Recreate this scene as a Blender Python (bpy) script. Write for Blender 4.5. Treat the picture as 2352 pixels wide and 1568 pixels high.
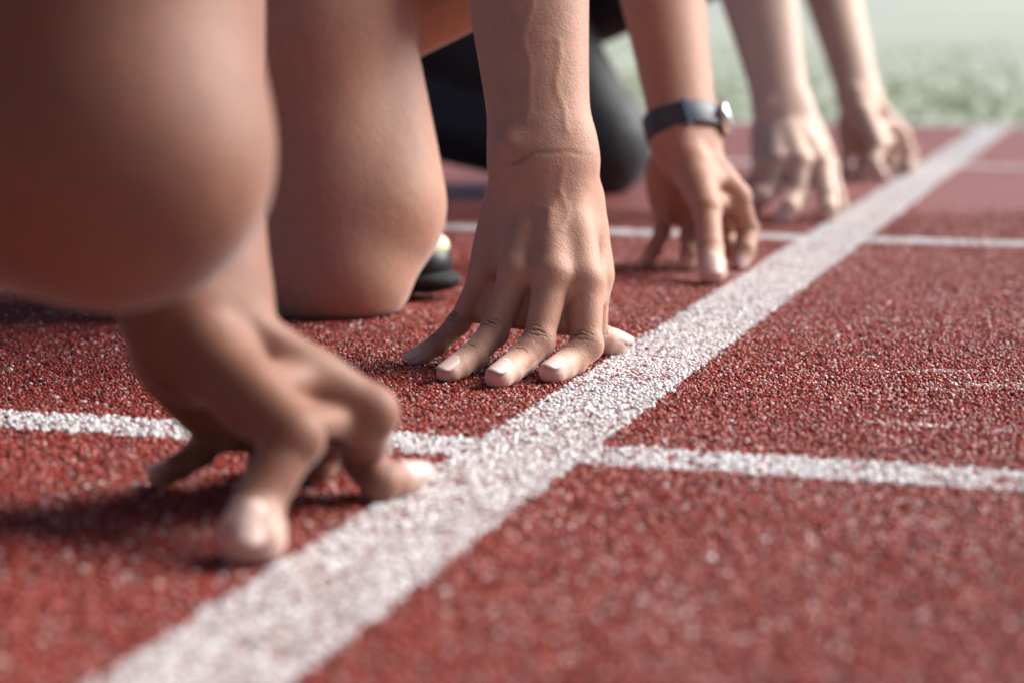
import bpy, math, random
import numpy as np
from mathutils import Vector, Matrix
for o in list(bpy.data.objects): bpy.data.objects.remove(o)
SC = bpy.context.scene
COL = SC.collection
rng = np.random.default_rng(7)
R = math.radians

# ------------------------------------------------------------------ camera, sky, sun, exposure
# world: X = running direction, Y = along the start line (away), Z up, metres; origin = nearest lane line x start line
CAM = np.array([0.3311, -1.1450, 0.248]); PITCH = R(8.719); YAW = R(16.717); FPX = 4884.0   # FPX: focal length for a 2352 px wide frame
cam_d = bpy.data.cameras.new('camera'); cam = bpy.data.objects.new('camera', cam_d); COL.objects.link(cam)
cam.location = CAM; cam.rotation_euler = (R(90) - PITCH, 0, YAW)
cam_d.sensor_width = 36; cam_d.lens = 36 * FPX / 2352; cam_d.clip_start = 0.02; cam_d.clip_end = 3000
cam_d.dof.use_dof = True; cam_d.dof.focus_distance = 1.465; cam_d.dof.aperture_fstop = 4.2
SC.camera = cam
SUN_EL, SUN_AZ = R(35), R(50)            # azimuth clockwise from +Y
w = bpy.data.worlds.new('World'); SC.world = w; w.use_nodes = True
nt = w.node_tree; nt.nodes.clear()
sky = nt.nodes.new('ShaderNodeTexSky'); sky.sky_type = 'NISHITA'; sky.sun_disc = False
sky.sun_elevation = SUN_EL; sky.sun_rotation = SUN_AZ; sky.air_density = 0.5; sky.dust_density = 0.4; sky.ozone_density = 0.2
bg = nt.nodes.new('ShaderNodeBackground'); bg.inputs[1].default_value = 0.05
wo = nt.nodes.new('ShaderNodeOutputWorld')
nt.links.new(sky.outputs[0], bg.inputs[0]); nt.links.new(bg.outputs[0], wo.inputs[0])
sl = bpy.data.lights.new('sun', 'SUN'); sl.energy = 4.0; sl.angle = R(44); sl.color = (1.0, 0.965, 0.92)
sun = bpy.data.objects.new('sun', sl); COL.objects.link(sun)
sd = Vector((math.sin(SUN_AZ) * math.cos(SUN_EL), math.cos(SUN_AZ) * math.cos(SUN_EL), math.sin(SUN_EL)))
sun.rotation_euler = sd.to_track_quat('Z', 'Y').to_euler(); sun.location = (3, 3, 6)
SC.view_settings.view_transform = 'Standard'; SC.view_settings.look = 'None'
SC.view_settings.exposure = 1.17; SC.view_settings.gamma = 1.0; SC.view_settings.use_curve_mapping = False
SC.cycles.use_denoising = True
SC.cycles.max_bounces = 6; SC.cycles.diffuse_bounces = 2

# ------------------------------------------------------------------ helpers
FW = np.array([-math.sin(YAW) * math.cos(PITCH), math.cos(YAW) * math.cos(PITCH), -math.sin(PITCH)])
RT = np.array([math.cos(YAW), math.sin(YAW), 0.0]); UP = np.cross(RT, FW)
def P(u, v, d):                     # a measured direction and a distance -> a world point
    return CAM + d * (FW + RT * (u - 1176) / FPX + UP * (784 - v) / FPX)
def H(u, v, h):                     # the same, where it meets the height h
    r = FW + RT * (u - 1176) / FPX + UP * (784 - v) / FPX
    return CAM + r * ((h - CAM[2]) / r[2])
def unit(v): v = np.asarray(v, float); return v / (np.linalg.norm(v) + 1e-12)

def tag(o, label=None, cat=None, group=None, kind=None):
    if label: o['label'] = label
    if cat: o['category'] = cat
    if group: o['group'] = group
    if kind: o['kind'] = kind
    return o
def empty(name, loc):
    o = bpy.data.objects.new(name, None); o.empty_display_size = 0.1; COL.objects.link(o); o.location = loc
    return o
def link_mesh(name, V, F, mat, parent=None, smooth=True, attrs=None):
    V = np.asarray(V, np.float32)
    me = bpy.data.meshes.new(name)
    F = np.asarray(F, np.int32)
    me.vertices.add(len(V)); me.vertices.foreach_set('co', V.ravel())
    n = F.shape[1]
    me.loops.add(F.size); me.loops.foreach_set('vertex_index', F.ravel())
    me.polygons.add(len(F)); me.polygons.foreach_set('loop_start', np.arange(0, F.size, n, dtype=np.int32))
    me.update(calc_edges=True); me.validate()
    me.polygons.foreach_set('use_smooth', np.full(len(me.polygons), smooth))
    for k, a in (attrs or {}).items():
        at = me.attributes.new(k, 'FLOAT', 'POINT'); at.data.foreach_set('value', np.asarray(a, np.float32))
    if mat: me.materials.append(mat)
    o = bpy.data.objects.new(name, me); COL.objects.link(o)
    if parent is not None:
        o.parent = parent; o.matrix_parent_inverse = Matrix.Translation(-Vector(parent.location))
    return o

# ---- signed distance fields -> one continuous skin (surface nets)
class Cap:          # tapered capsule; flat = (axis, thickness ratio) makes its section an ellipse
    def __init__(s, a, b, r1, r2, flat=None):
        s.a = np.asarray(a, float); s.b = np.asarray(b, float); s.r1 = r1; s.r2 = r2; s.flat = flat
    def box(s):
        m = max(s.r1, s.r2); return np.minimum(s.a, s.b) - m, np.maximum(s.a, s.b) + m
    def ev(s, X, Y, Z, off=0.0):
        ba = s.b - s.a; l2 = max(float(ba @ ba), 1e-9)
        px, py, pz = X - s.a[0], Y - s.a[1], Z - s.a[2]
        h = np.clip((px * ba[0] + py * ba[1] + pz * ba[2]) / l2, 0, 1)
        qx, qy, qz = px - h * ba[0], py - h * ba[1], pz - h * ba[2]
        q2 = qx * qx + qy * qy + qz * qz
        r = s.r1 + (s.r2 - s.r1) * (h * h * (3 - 2 * h) * 0.5 + h * 0.5) + off
        if s.flat is None: return np.sqrt(q2) - r
        n, t = s.flat; qn = qx * n[0] + qy * n[1] + qz * n[2]
        return (np.sqrt(q2 + qn * qn * (1 / t ** 2 - 1)) - r) * (0.5 + 0.5 * t)
class Ball(Cap):
    def __init__(s, c, r): Cap.__init__(s, c, np.asarray(c, float) + 1e-5, r, r)
class Ell:          # ellipsoid with its own frame
    def __init__(s, c, radii, frame=None):
        s.c = np.asarray(c, float); s.r = np.asarray(radii, float); s.f = np.eye(3) if frame is None else np.asarray(frame, float)
    def box(s): m = s.r.max(); return s.c - m, s.c + m
    def ev(s, X, Y, Z, off=0.0):
        p = [X - s.c[0], Y - s.c[1], Z - s.c[2]]
        l = [p[0] * f[0] + p[1] * f[1] + p[2] * f[2] for f in s.f]; r = s.r + off
        k0 = np.sqrt((l[0] / r[0]) ** 2 + (l[1] / r[1]) ** 2 + (l[2] / r[2]) ** 2)
        k1 = np.sqrt((l[0] / r[0] ** 2) ** 2 + (l[1] / r[1] ** 2) ** 2 + (l[2] / r[2] ** 2) ** 2) + 1e-9
        return k0 * (k0 - 1) / k1
class Field:
    def __init__(s, lo, hi, vox):
        s.lo = np.asarray(lo, float); s.vox = vox
        s.n = np.ceil((np.asarray(hi) - s.lo) / vox).astype(int) + 1
        s.d = np.full(s.n, 0.06, np.float32)
        s.ax = [(s.lo[i] + vox * np.arange(s.n[i])).astype(np.float32) for i in range(3)]
    def _sub(s, pr, m):
        lo, hi = pr.box()
        i0 = np.clip(np.floor((lo - m - s.lo) / s.vox).astype(int), 0, s.n); i1 = np.clip(np.ceil((hi + m - s.lo) / s.vox).astype(int) + 1, 0, s.n)
        if (i1 <= i0).any(): return None, None
        sl = tuple(slice(a, b) for a, b in zip(i0, i1))
        return sl, (s.ax[0][sl[0]][:, None, None], s.ax[1][sl[1]][None, :, None], s.ax[2][sl[2]][None, None, :])
    def add(s, pr, k=0.004, off=0.0):
        sl, g = s._sub(pr, k + 3 * s.vox + 0.002 + off)
        if sl is None: return s
        b = pr.ev(*g, off).astype(np.float32); a = s.d[sl]
        h = np.maximum(k - np.abs(a - b), 0) / k
        s.d[sl] = np.minimum(a, b) - h * h * h * k / 6
        return s
    def cut(s, pr, k=0.004):
        sl, g = s._sub(pr, k + 3 * s.vox)
        if sl is None: return s
        b = -pr.ev(*g).astype(np.float32); a = s.d[sl]
        h = np.maximum(k - np.abs(a - b), 0) / k
        s.d[sl] = np.maximum(a, b) + h * h * h * k / 6
        return s
    def plane_cut(s, axis, val, keep_above):       # keep one side of an axis plane
        v = s.ax[axis].reshape([-1 if i == axis else 1 for i in range(3)])
        s.d = np.maximum(s.d, (val - v) if keep_above else (v - val)).astype(np.float32); return s
    def floor(s, z=0.0012, k=0.003):               # soft flesh flattens where it meets the ground
        v = s.ax[2][None, None, :]; b = np.broadcast_to(z - v, s.d.shape); a = s.d
        h = np.maximum(k - np.abs(a - b), 0) / k
        s.d = (np.maximum(a, b) + h * h * h * k / 6).astype(np.float32); return s
    def mesh(s):
        d = s.d; d[0] = d[-1] = 1; d[:, 0] = d[:, -1] = 1; d[:, :, 0] = d[:, :, -1] = 1
        ins = d < 0; nx, ny, nz = d.shape
        cnt = np.zeros((nx - 1, ny - 1, nz - 1), np.uint8)
        for i in (0, 1):
            for j in (0, 1):
                for k in (0, 1): cnt += ins[i:nx - 1 + i, j:ny - 1 + j, k:nz - 1 + k]
        ci = np.argwhere((cnt > 0) & (cnt < 8)); del cnt
        idx = np.full((nx - 1, ny - 1, nz - 1), -1, np.int32); idx[tuple(ci.T)] = np.arange(len(ci))
        acc = np.zeros((len(ci), 3)); num = np.zeros(len(ci))
        crn = [np.array([i, j, k]) for i in (0, 1) for j in (0, 1) for k in (0, 1)]
        val = {tuple(c): d[tuple((ci + c).T)] for c in crn}
        for c in crn:
            for a in range(3):
                if c[a] == 0:
                    e = c.copy(); e[a] = 1; v0, v1 = val[tuple(c)], val[tuple(e)]
                    m = (v0 < 0) != (v1 < 0); t = np.where(m, v0 / np.where(m, v0 - v1, 1), 0)
                    pt = np.tile(c.astype(float), (len(ci), 1)); pt[:, a] = t
                    acc += pt * m[:, None]; num += m
        V = s.lo + (ci + acc / num[:, None]) * s.vox
        Q = []
        for a in range(3):
            b, c = (a + 1) % 3, (a + 2) % 3
            s0 = [slice(None)] * 3; s1 = [slice(None)] * 3; s0[a] = slice(0, -1); s1[a] = slice(1, None)
            e = np.argwhere(ins[tuple(s0)] != ins[tuple(s1)])
            e = e[(e[:, b] > 0) & (e[:, c] > 0) & (e[:, b] < d.shape[b] - 1) & (e[:, c] < d.shape[c] - 1)]
            q = []
            for db, dc in ((-1, -1), (0, -1), (0, 0), (-1, 0)):
                f = e.copy(); f[:, b] += db; f[:, c] += dc; q.append(idx[tuple(f.T)])
            q = np.stack(q, 1); flip = ~ins[tuple(e.T)]
            q[flip] = q[flip][:, ::-1]; Q.append(q)
        return V, np.concatenate(Q)
def vnormals(V, F):
    n = np.zeros_like(V); a = np.cross(V[F[:, 2]] - V[F[:, 0]], V[F[:, 3]] - V[F[:, 1]])
    for i in range(4): np.add.at(n, F[:, i], a)
    return n / (np.linalg.norm(n, axis=1, keepdims=True) + 1e-12)
def bounds(prs, m):
    lo = np.min([p.box()[0] for p in prs], 0) - m; hi = np.max([p.box()[1] for p in prs], 0) + m; return lo, hi
def simple_field(prs, vox, k, off=0.0, zmin=None):
    lo, hi = bounds([p for p in prs], 0.02 + off); f = Field(lo, hi, vox)
    for p in prs: f.add(p, k, off)
    if zmin is not None: f.floor(zmin)
    return f

# ------------------------------------------------------------------ materials
def mat(name):
    m = bpy.data.materials.new(name); m.use_nodes = True; t = m.node_tree
    return m, t, t.nodes['Principled BSDF']
def N(t, kind, **kw):
    n = t.nodes.new(kind)
    for k, v in kw.items():
        if k.startswith('i_'): n.inputs[k[2:].replace('_', ' ')].default_value = v
        else: setattr(n, k, v)
    return n
def mixc(t, fac, a, b, blend='MIX'):
    n = t.nodes.new('ShaderNodeMix'); n.data_type = 'RGBA'; n.blend_type = blend
    for s, x in ((0, fac), (6, a), (7, b)):
        if hasattr(x, 'is_output'): t.links.new(x, n.inputs[s])
        else: n.inputs[s].default_value = x if s == 0 else (*x, 1)
    return n.outputs[2]
def ramp(t, src, stops):
    n = t.nodes.new('ShaderNodeValToRGB'); e = n.color_ramp.elements
    while len(e) < len(stops): e.new(0.5)
    for el, (p, c) in zip(e, stops): el.position = p; el.color = (*c, 1) if len(c) == 3 else c
    t.links.new(src, n.inputs[0]); return n.outputs[0]
def pos(t): return t.nodes.new('ShaderNodeNewGeometry').outputs['Position']
def noise(t, scale, detail=3, rough=0.55, src=None):
    n = N(t, 'ShaderNodeTexNoise', i_Scale=scale, i_Detail=detail, i_Roughness=rough)
    t.links.new(src or pos(t), n.inputs['Vector']); return n.outputs['Fac']
def voro(t, scale, feature='F1', out='Distance', src=None):
    n = N(t, 'ShaderNodeTexVoronoi', i_Scale=scale, feature=feature); t.links.new(src or pos(t), n.inputs['Vector']); return n.outputs[out]
def bump(t, h, strength, dist, normal=None):
    b = N(t, 'ShaderNodeBump', i_Strength=strength, i_Distance=dist); t.links.new(h, b.inputs['Height'])
    if normal: t.links.new(normal, b.inputs['Normal'])
    return b.outputs[0]
def L(t, a, b): t.links.new(a, b)

def skin(name, base, tipc, dark, rough=0.58):
    m, t, b = mat(name)
    n1 = noise(t, 55, 4, 0.6); n2 = noise(t, 420, 3, 0.6); p = pos(t)
    c = mixc(t, n1, tuple(x * y for x, y in zip(base, (.78, .76, .76))), tuple(min(1, x * y) for x, y in zip(base, (1.16, 1.15, 1.14))))
    c = mixc(t, ramp(t, n2, [(0.35, (0, 0, 0)), (0.7, (1, 1, 1))]), tuple(x * 0.88 for x in base), c)
    n3 = noise(t, 130, 5, 0.7); c = mixc(t, ramp(t, n3, [(0.42, (0, 0, 0)), (0.68, (.7, .7, .7))]), c, tuple(x * y for x, y in zip(base, (1.22, 0.98, 0.98))))
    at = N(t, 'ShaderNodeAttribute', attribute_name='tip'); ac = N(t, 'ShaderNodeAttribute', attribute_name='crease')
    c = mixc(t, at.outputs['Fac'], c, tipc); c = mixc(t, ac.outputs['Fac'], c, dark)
    L(t, c, b.inputs['Base Color'])
    b.inputs['Roughness'].default_value = rough; b.inputs['Specular IOR Level'].default_value = 0.36
    b.inputs['Subsurface Weight'].default_value = 0.12; b.inputs['Subsurface Radius'].default_value = (1, 0.35, 0.2); b.inputs['Subsurface Scale'].default_value = 0.006
    b.inputs['Sheen Weight'].default_value = 0.34; b.inputs['Sheen Roughness'].default_value = 0.35
    v = voro(t, 900); nb = bump(t, v, 0.22, 0.0007)
    nb = bump(t, n2, 0.25, 0.0012, nb); nb = bump(t, noise(t, 38, 4, 0.6), 0.16, 0.006, nb)
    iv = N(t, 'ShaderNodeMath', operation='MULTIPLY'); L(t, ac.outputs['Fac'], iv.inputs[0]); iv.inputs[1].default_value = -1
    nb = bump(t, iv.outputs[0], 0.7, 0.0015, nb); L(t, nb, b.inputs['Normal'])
    return m
def plain(name, col, rough=0.6, spec=0.4, metal=0.0, fabric=0):
    m, t, b = mat(name); n1 = noise(t, 60, 3)
    L(t, mixc(t, n1, tuple(x * 0.85 for x in col), tuple(min(1, x * 1.15) for x in col)), b.inputs['Base Color'])
    b.inputs['Roughness'].default_value = rough; b.inputs['Specular IOR Level'].default_value = spec; b.inputs['Metallic'].default_value = metal
    if fabric:
        b.inputs['Sheen Weight'].default_value = 0.06; L(t, bump(t, noise(t, 16, 4, 0.65), 0.5, 0.012, bump(t, voro(t, 1400), 0.3, 0.0005)), b.inputs['Normal'])
    return m
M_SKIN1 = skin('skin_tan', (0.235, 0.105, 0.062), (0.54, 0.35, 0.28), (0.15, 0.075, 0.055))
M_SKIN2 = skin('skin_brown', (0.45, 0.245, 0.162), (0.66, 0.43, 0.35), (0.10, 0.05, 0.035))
M_SKIN3 = skin('skin_light', (0.63, 0.465, 0.36), (0.78, 0.65, 0.57), (0.22, 0.13, 0.10))
m, t, b = mat('nail'); M_NAIL = m
L(t, mixc(t, noise(t, 200), (0.62, 0.41, 0.355), (0.72, 0.53, 0.47)), b.inputs['Base Color']); b.inputs['Roughness'].default_value = 0.42; b.inputs['Specular IOR Level'].default_value = 0.3
b.inputs['Subsurface Weight'].default_value = 0.1; b.inputs['Subsurface Scale'].default_value = 0.003
M_BLACK = plain('black_tights', (0.013, 0.014, 0.018), 0.55, 0.4, fabric=1)
M_SHORTS = plain('dark_shorts', (0.03, 0.03, 0.035), 0.7, fabric=1)
M_SHIRT = plain('grey_vest', (0.16, 0.16, 0.18), 0.8, fabric=1); M_SHIRT2 = plain('navy_vest', (0.03, 0.045, 0.09), 0.8, fabric=1)
M_HAIR = plain('dark_hair', (0.02, 0.014, 0.01), 0.5); M_EYE = plain('eye_white', (0.7, 0.68, 0.65), 0.2)
M_SHOE = plain('black_shoe', (0.012, 0.013, 0.016), 0.45, 0.35); M_SOLE = plain('dark_sole', (0.02, 0.02, 0.021), 0.8, 0.2); M_PALE = plain('pale_yellow', (0.62, 0.64, 0.42), 0.4)
M_STRAP = plain('black_leather', (0.034, 0.040, 0.058), 0.5, 0.5); M_STEEL = plain('steel', (0.72, 0.73, 0.70), 0.16, 0.5, 1.0)
M_DIAL = plain('watch_dial', (0.75, 0.78, 0.72), 0.3); M_STITCH = plain('grey_stitch', (0.18, 0.19, 0.21), 0.8)
m, t, b = mat('watch_glass'); M_GLASS = m; b.inputs['Base Color'].default_value = (0.95, 0.97, 0.95, 1); b.inputs['Roughness'].default_value = 0.03; b.inputs['Transmission Weight'].default_value = 0.9

# ------------------------------------------------------------------ the setting
TRACK_END = 3.72
def track_mat():
    m, t, b = mat('red_rubber_track')
    c1 = voro(t, 420, out='Color'); sep = N(t, 'ShaderNodeSeparateColor'); L(t, c1, sep.inputs[0])
    c = ramp(t, sep.outputs[0], [(0.0, (0.03, 0.006, 0.005)), (0.35, (0.14, 0.022, 0.015)), (0.75, (0.28, 0.045, 0.031)), (0.97, (0.40, 0.13, 0.10)), (1.0, (0.6, 0.42, 0.38))])
    big = noise(t, 2.5, 4); c = mixc(t, big, c, mixc(t, 0.5, c, (0.33, 0.08, 0.06)))
    L(t, c, b.inputs['Base Color']); b.inputs['Roughness'].default_value = 0.5; b.inputs['Specular IOR Level'].default_value = 0.5
    d = voro(t, 420); nb = bump(t, d, 1.0, -0.002); L(t, nb, b.inputs['Normal']); return m
M_TRACK = track_mat()
def paint_mat():
    m, t, b = mat('white_line_paint')
    c1 = voro(t, 450, out='Color'); sep = N(t, 'ShaderNodeSeparateColor'); L(t, c1, sep.inputs[0])
    c = ramp(t, sep.outputs[0], [(0.0, (0.07, 0.013, 0.010)), (0.66, (0.22, 0.05, 0.036)), (0.76, (0.72, 0.68, 0.66)), (1.0, (0.82, 0.80, 0.79))])
    L(t, c, b.inputs['Base Color']); b.inputs['Roughness'].default_value = 0.5
    L(t, bump(t, voro(t, 450), 0.9, -0.0015), b.inputs['Normal']); return m
M_PAINT = paint_mat()
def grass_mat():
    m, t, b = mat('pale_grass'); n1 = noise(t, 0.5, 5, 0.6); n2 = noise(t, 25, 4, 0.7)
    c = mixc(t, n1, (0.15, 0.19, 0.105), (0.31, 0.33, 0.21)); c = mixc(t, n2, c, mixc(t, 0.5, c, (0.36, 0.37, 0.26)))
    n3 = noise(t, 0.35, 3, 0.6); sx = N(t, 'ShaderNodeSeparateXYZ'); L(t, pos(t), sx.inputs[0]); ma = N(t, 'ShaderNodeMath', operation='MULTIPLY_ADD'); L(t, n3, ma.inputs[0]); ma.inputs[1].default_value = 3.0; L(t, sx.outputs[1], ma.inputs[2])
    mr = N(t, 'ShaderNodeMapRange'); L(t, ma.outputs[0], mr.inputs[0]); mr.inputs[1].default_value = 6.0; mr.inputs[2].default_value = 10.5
    c = mixc(t, mr.outputs[0], mixc(t, n2, (0.17, 0.21, 0.12), (0.27, 0.30, 0.19)), c)      # darker green towards the track, paler farther out
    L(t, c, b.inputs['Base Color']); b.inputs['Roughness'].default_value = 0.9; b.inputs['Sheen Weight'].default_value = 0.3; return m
def sheet(name, x0, x1, y0, y1, z, mt, nx=2, ny=2):
    xs = np.linspace(x0, x1, nx); ys = np.linspace(y0, y1, ny); V = [(x, y, z) for y in ys for x in xs]
    F = [(j * nx + i, j * nx + i + 1, (j + 1) * nx + i + 1, (j + 1) * nx + i) for j in range(ny - 1) for i in range(nx - 1)]
    return tag(link_mesh(name, V, F, mt, smooth=False), kind='structure')
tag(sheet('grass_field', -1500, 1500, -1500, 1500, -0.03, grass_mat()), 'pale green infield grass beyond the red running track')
trk = sheet('running_track', -40, 40, -9, TRACK_END, 0.0, M_TRACK); tag(trk, 'red rubber running track surface with white painted lines')
M_KERB = plain('pale_concrete', (0.42, 0.40, 0.37), 0.8)
kv = [(x, y, z) for x in (-40, 40) for y, z in ((TRACK_END, -.03), (TRACK_END, .002), (TRACK_END + .004, .004), (TRACK_END + .096, .004), (TRACK_END + .10, .002), (TRACK_END + .10, -.03))]
tag(link_mesh('kerb', kv, [(i, i + 1, i + 7, i + 6) for i in range(5)], M_KERB, smooth=False), 'low pale concrete kerb between the red track and the grass', kind='structure')
def strip(name, a, b, half, z, near, label):       # a painted stripe with a ragged edge; near = (from, to) is cut fine
    a, b = np.array(a, float), np.array(b, float); L_ = np.linalg.norm(b - a); tdir = (b - a) / L_; nrm = np.array([-tdir[1], tdir[0]])
    s = np.unique(np.concatenate([np.linspace(0, L_, 12), np.arange(near[0], near[1], 0.004)]))
    j = rng.normal(0, 0.0010, (2, len(s))); V = []
    for k, q in enumerate(s):
        for e, sg in enumerate((-1, 1)): p = a + tdir * q + nrm * sg * (half + j[e, k]); V.append((*p, z))
    F = [(2 * k, 2 * k + 2, 2 * k + 3, 2 * k + 1) for k in range(len(s) - 1)]
    F = [f[::-1] for f in F]
    o = link_mesh(name, V, F, M_PAINT, smooth=False); return tag(o, label, kind='structure')
SL0, SL1 = -0.040, 0.031; LANES = [-1.22, 0.003, 1.22, 2.42]; LH = 0.0255
for y, l in zip(LANES, ('white lane line nearest the camera side', 'white lane line crossing the start line by the nearest hand', 'white lane line behind the hand with the watch', 'white lane line far behind near the grass edge')):
    strip('lane_line', (-40, y), (40, y), LH, 0.0011, (38.6, 41.4), l)
strip('start_line', ((SL0 + SL1) / 2, -5), ((SL0 + SL1) / 2, TRACK_END), (SL1 - SL0) / 2, 0.0018, (4.2, 7.2), 'wide white start line running diagonally across the red track')

# loose texture of the track: rubber granules, nobody could count them
def in_view(x, y, mg=0.10):
    rx, ry = x - CAM[0], y - CAM[1]
    f = -math.sin(YAW) * rx + math.cos(YAW) * ry; r = math.cos(YAW) * rx + math.sin(YAW) * ry
    return f, (f > 0.70) & (np.abs(r) < 0.245 * f + mg)
def granules():
    sp = 0.0024
    X, Y = np.meshgrid(np.arange(-1.25, 1.25, sp), np.arange(-0.75, TRACK_END - .01, sp), indexing='ij')
    X = X.ravel() + rng.uniform(-.5, .5, X.size) * sp; Y = Y.ravel() + rng.uniform(-.5, .5, Y.size) * sp
    f, ok = in_view(X, Y)
    online = (X > SL0 - .004) & (X < SL1 + .004)
    for y in LANES: online |= np.abs(Y - y) < LH + .004
    keep = ok & ((f < 2.75) | online) & (rng.random(X.size) < np.where((f < 2.2) | online, 0.80, np.maximum(0, 0.80 * (2.75 - f) / 0.55)))
    X, Y = X[keep], Y[keep]; n = len(X)
    jx, jy = X + rng.normal(0, .0014, n), Y + rng.normal(0, .0014, n)
    white = (jx > SL0) & (jx < SL1)
    for y in LANES: white |= np.abs(jy - y) < LH
    wear = 0.5 + 0.5 * np.sin(X * 31 + 2.2 * np.sin(Y * 13)) * np.sin(Y * 17 + 1.3 * np.sin(X * 9) + .8)
    hsh = rng.random((1400, 1900)); hole = hsh[(X / .0042).astype(int) % 1400, (Y / .0042).astype(int) % 1900] < .05 + .26 * wear
    white &= ~hole & (rng.random(n) > .10)
    tone = rng.random(n).astype(np.float32)
    lf = np.sin(X * 14 + 3 * np.sin(Y * 6)) * np.sin(Y * 11 + 2 * np.sin(X * 8)); tone = np.clip(tone + .06 * lf * rng.random(n), 0, 1).astype(np.float32)
    for _ in range(34):                                          # pale scuffs and dusty scratches
        cx, cy = rng.uniform(-.5, .7), rng.uniform(-.45, 1.4); ang = rng.normal(.15, .35); ln, wd = rng.uniform(.010, .055), rng.uniform(.0012, .0045)
        if _ < 6: cx, cy, ln, wd, ang = rng.uniform(.16, .36), rng.uniform(.14, .42), rng.uniform(.03, .07), rng.uniform(.003, .007), rng.normal(.2, .15)
        if cx < .06 and cy < .1: continue
        u_ = (X - cx) * math.cos(ang) + (Y - cy) * math.sin(ang); v_ = -(X - cx) * math.sin(ang) + (Y - cy) * math.cos(ang)
        ins = ((u_ / ln) ** 2 + (v_ / wd) ** 2 < 1) & (rng.random(n) < .6); tone[ins] = rng.uniform(.955, 1.0, ins.sum())
    sc = (rng.uniform(0.0009, 0.00185, (n, 1)) * rng.uniform(0.65, 1.25, (n, 3))).astype(np.float32)
    bigm = rng.random(n) < 0.03; sc[bigm] *= 1.45
    rot = rng.uniform(0, 6.283, (n, 3)).astype(np.float32)
    Z = rng.uniform(0.0, 0.0010, n) + np.where(white, 0.0009, 0)
    return np.stack([X, Y, Z], 1), white, tone, sc, rot
def granule_mat(name, stops, rough):
    m, t, b = mat(name); a = N(t, 'ShaderNodeAttribute', attribute_name='tone', attribute_type='INSTANCER')
    L(t, ramp(t, a.outputs['Fac'], stops), b.inputs['Base Color']); b.inputs['Roughness'].default_value = rough; b.inputs['Specular IOR Level'].default_value = 0.27
    return m
M_GR = granule_mat('red_granule', [(0, (0.08, 0.013, 0.010)), (0.25, (0.25, 0.034, 0.023)), (0.72, (0.37, 0.052, 0.033)), (0.92, (0.44, 0.10, 0.07)), (0.958, (0.50, 0.31, 0.27)), (1.0, (0.70, 0.60, 0.57))], 0.38)
M_GW = granule_mat('white_granule', [(0, (0.62, 0.56, 0.54)), (0.3, (0.76, 0.73, 0.72)), (1.0, (0.84, 0.83, 0.82))], 0.5)
def scatter(name, pts, tone, sc, rot, mt, label, src=None):
    me = bpy.data.meshes.new(name); me.vertices.add(len(pts)); me.vertices.foreach_set('co', pts.astype(np.float32).ravel())
    for nm, ty, ar, ky in (('tone', 'FLOAT', tone, 'value'), ('gscale', 'FLOAT_VECTOR', sc, 'vector'), ('grot', 'FLOAT_VECTOR', rot, 'vector')):
        at = me.attributes.new(nm, ty, 'POINT'); at.data.foreach_set(ky, ar.ravel())
    o = bpy.data.objects.new(name, me); COL.objects.link(o); me.materials.append(mt)
    g = bpy.data.node_groups.new(name, 'GeometryNodeTree')
    g.interface.new_socket('Geometry', in_out='INPUT', socket_type='NodeSocketGeometry'); g.interface.new_socket('Geometry', in_out='OUTPUT', socket_type='NodeSocketGeometry')
    gi, go = g.nodes.new('NodeGroupInput'), g.nodes.new('NodeGroupOutput'); ip = g.nodes.new('GeometryNodeInstanceOnPoints')
    ic = g.nodes.new('GeometryNodeMeshIcoSphere'); ic.inputs['Subdivisions'].default_value = 1; ic.inputs['Radius'].default_value = 1
    sm = g.nodes.new('GeometryNodeSetMaterial'); sm.inputs['Material'].default_value = mt
    a1 = g.nodes.new('GeometryNodeInputNamedAttribute'); a1.data_type = 'FLOAT_VECTOR'; a1.inputs[0].default_value = 'gscale'
    a2 = g.nodes.new('GeometryNodeInputNamedAttribute'); a2.data_type = 'FLOAT_VECTOR'; a2.inputs[0].default_value = 'grot'
    er = g.nodes.new('FunctionNodeEulerToRotation'); k = g.links.new
    geo = ic.outputs[0]
    if src is not None:                                          # the clump's own mesh, built as geometry inside the object
        k0 = len(src.vertices); ob_src = bpy.data.objects.new('grass_clump', src); COL.objects.link(ob_src); ob_src.location = (pts[0][0], pts[0][1], -.03); ob_src['kind'] = 'stuff'; ob_src['label'] = 'one clump of grass beyond the red track'
        oi = g.nodes.new('GeometryNodeObjectInfo'); oi.inputs[0].default_value = ob_src; geo = oi.outputs['Geometry']
    k(gi.outputs[0], ip.inputs['Points']); k(geo, sm.inputs[0]); k(sm.outputs[0], ip.inputs['Instance'])
    k(a1.outputs[0], ip.inputs['Scale']); k(a2.outputs[0], er.inputs[0]); k(er.outputs[0], ip.inputs['Rotation']); k(ip.outputs[0], go.inputs[0])
    md = o.modifiers.new('scatter', 'NODES'); md.node_group = g
    return tag(o, label, kind='stuff')
gp, gw, gt, gs, gr = granules()
scatter('red_granules', gp[~gw], gt[~gw], gs[~gw], gr[~gw], M_GR, 'coarse red rubber granules of the running track')
scatter('white_granules', gp[gw], gt[gw], gs[gw], gr[gw], M_GW, 'white painted rubber granules of the track lines')

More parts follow.
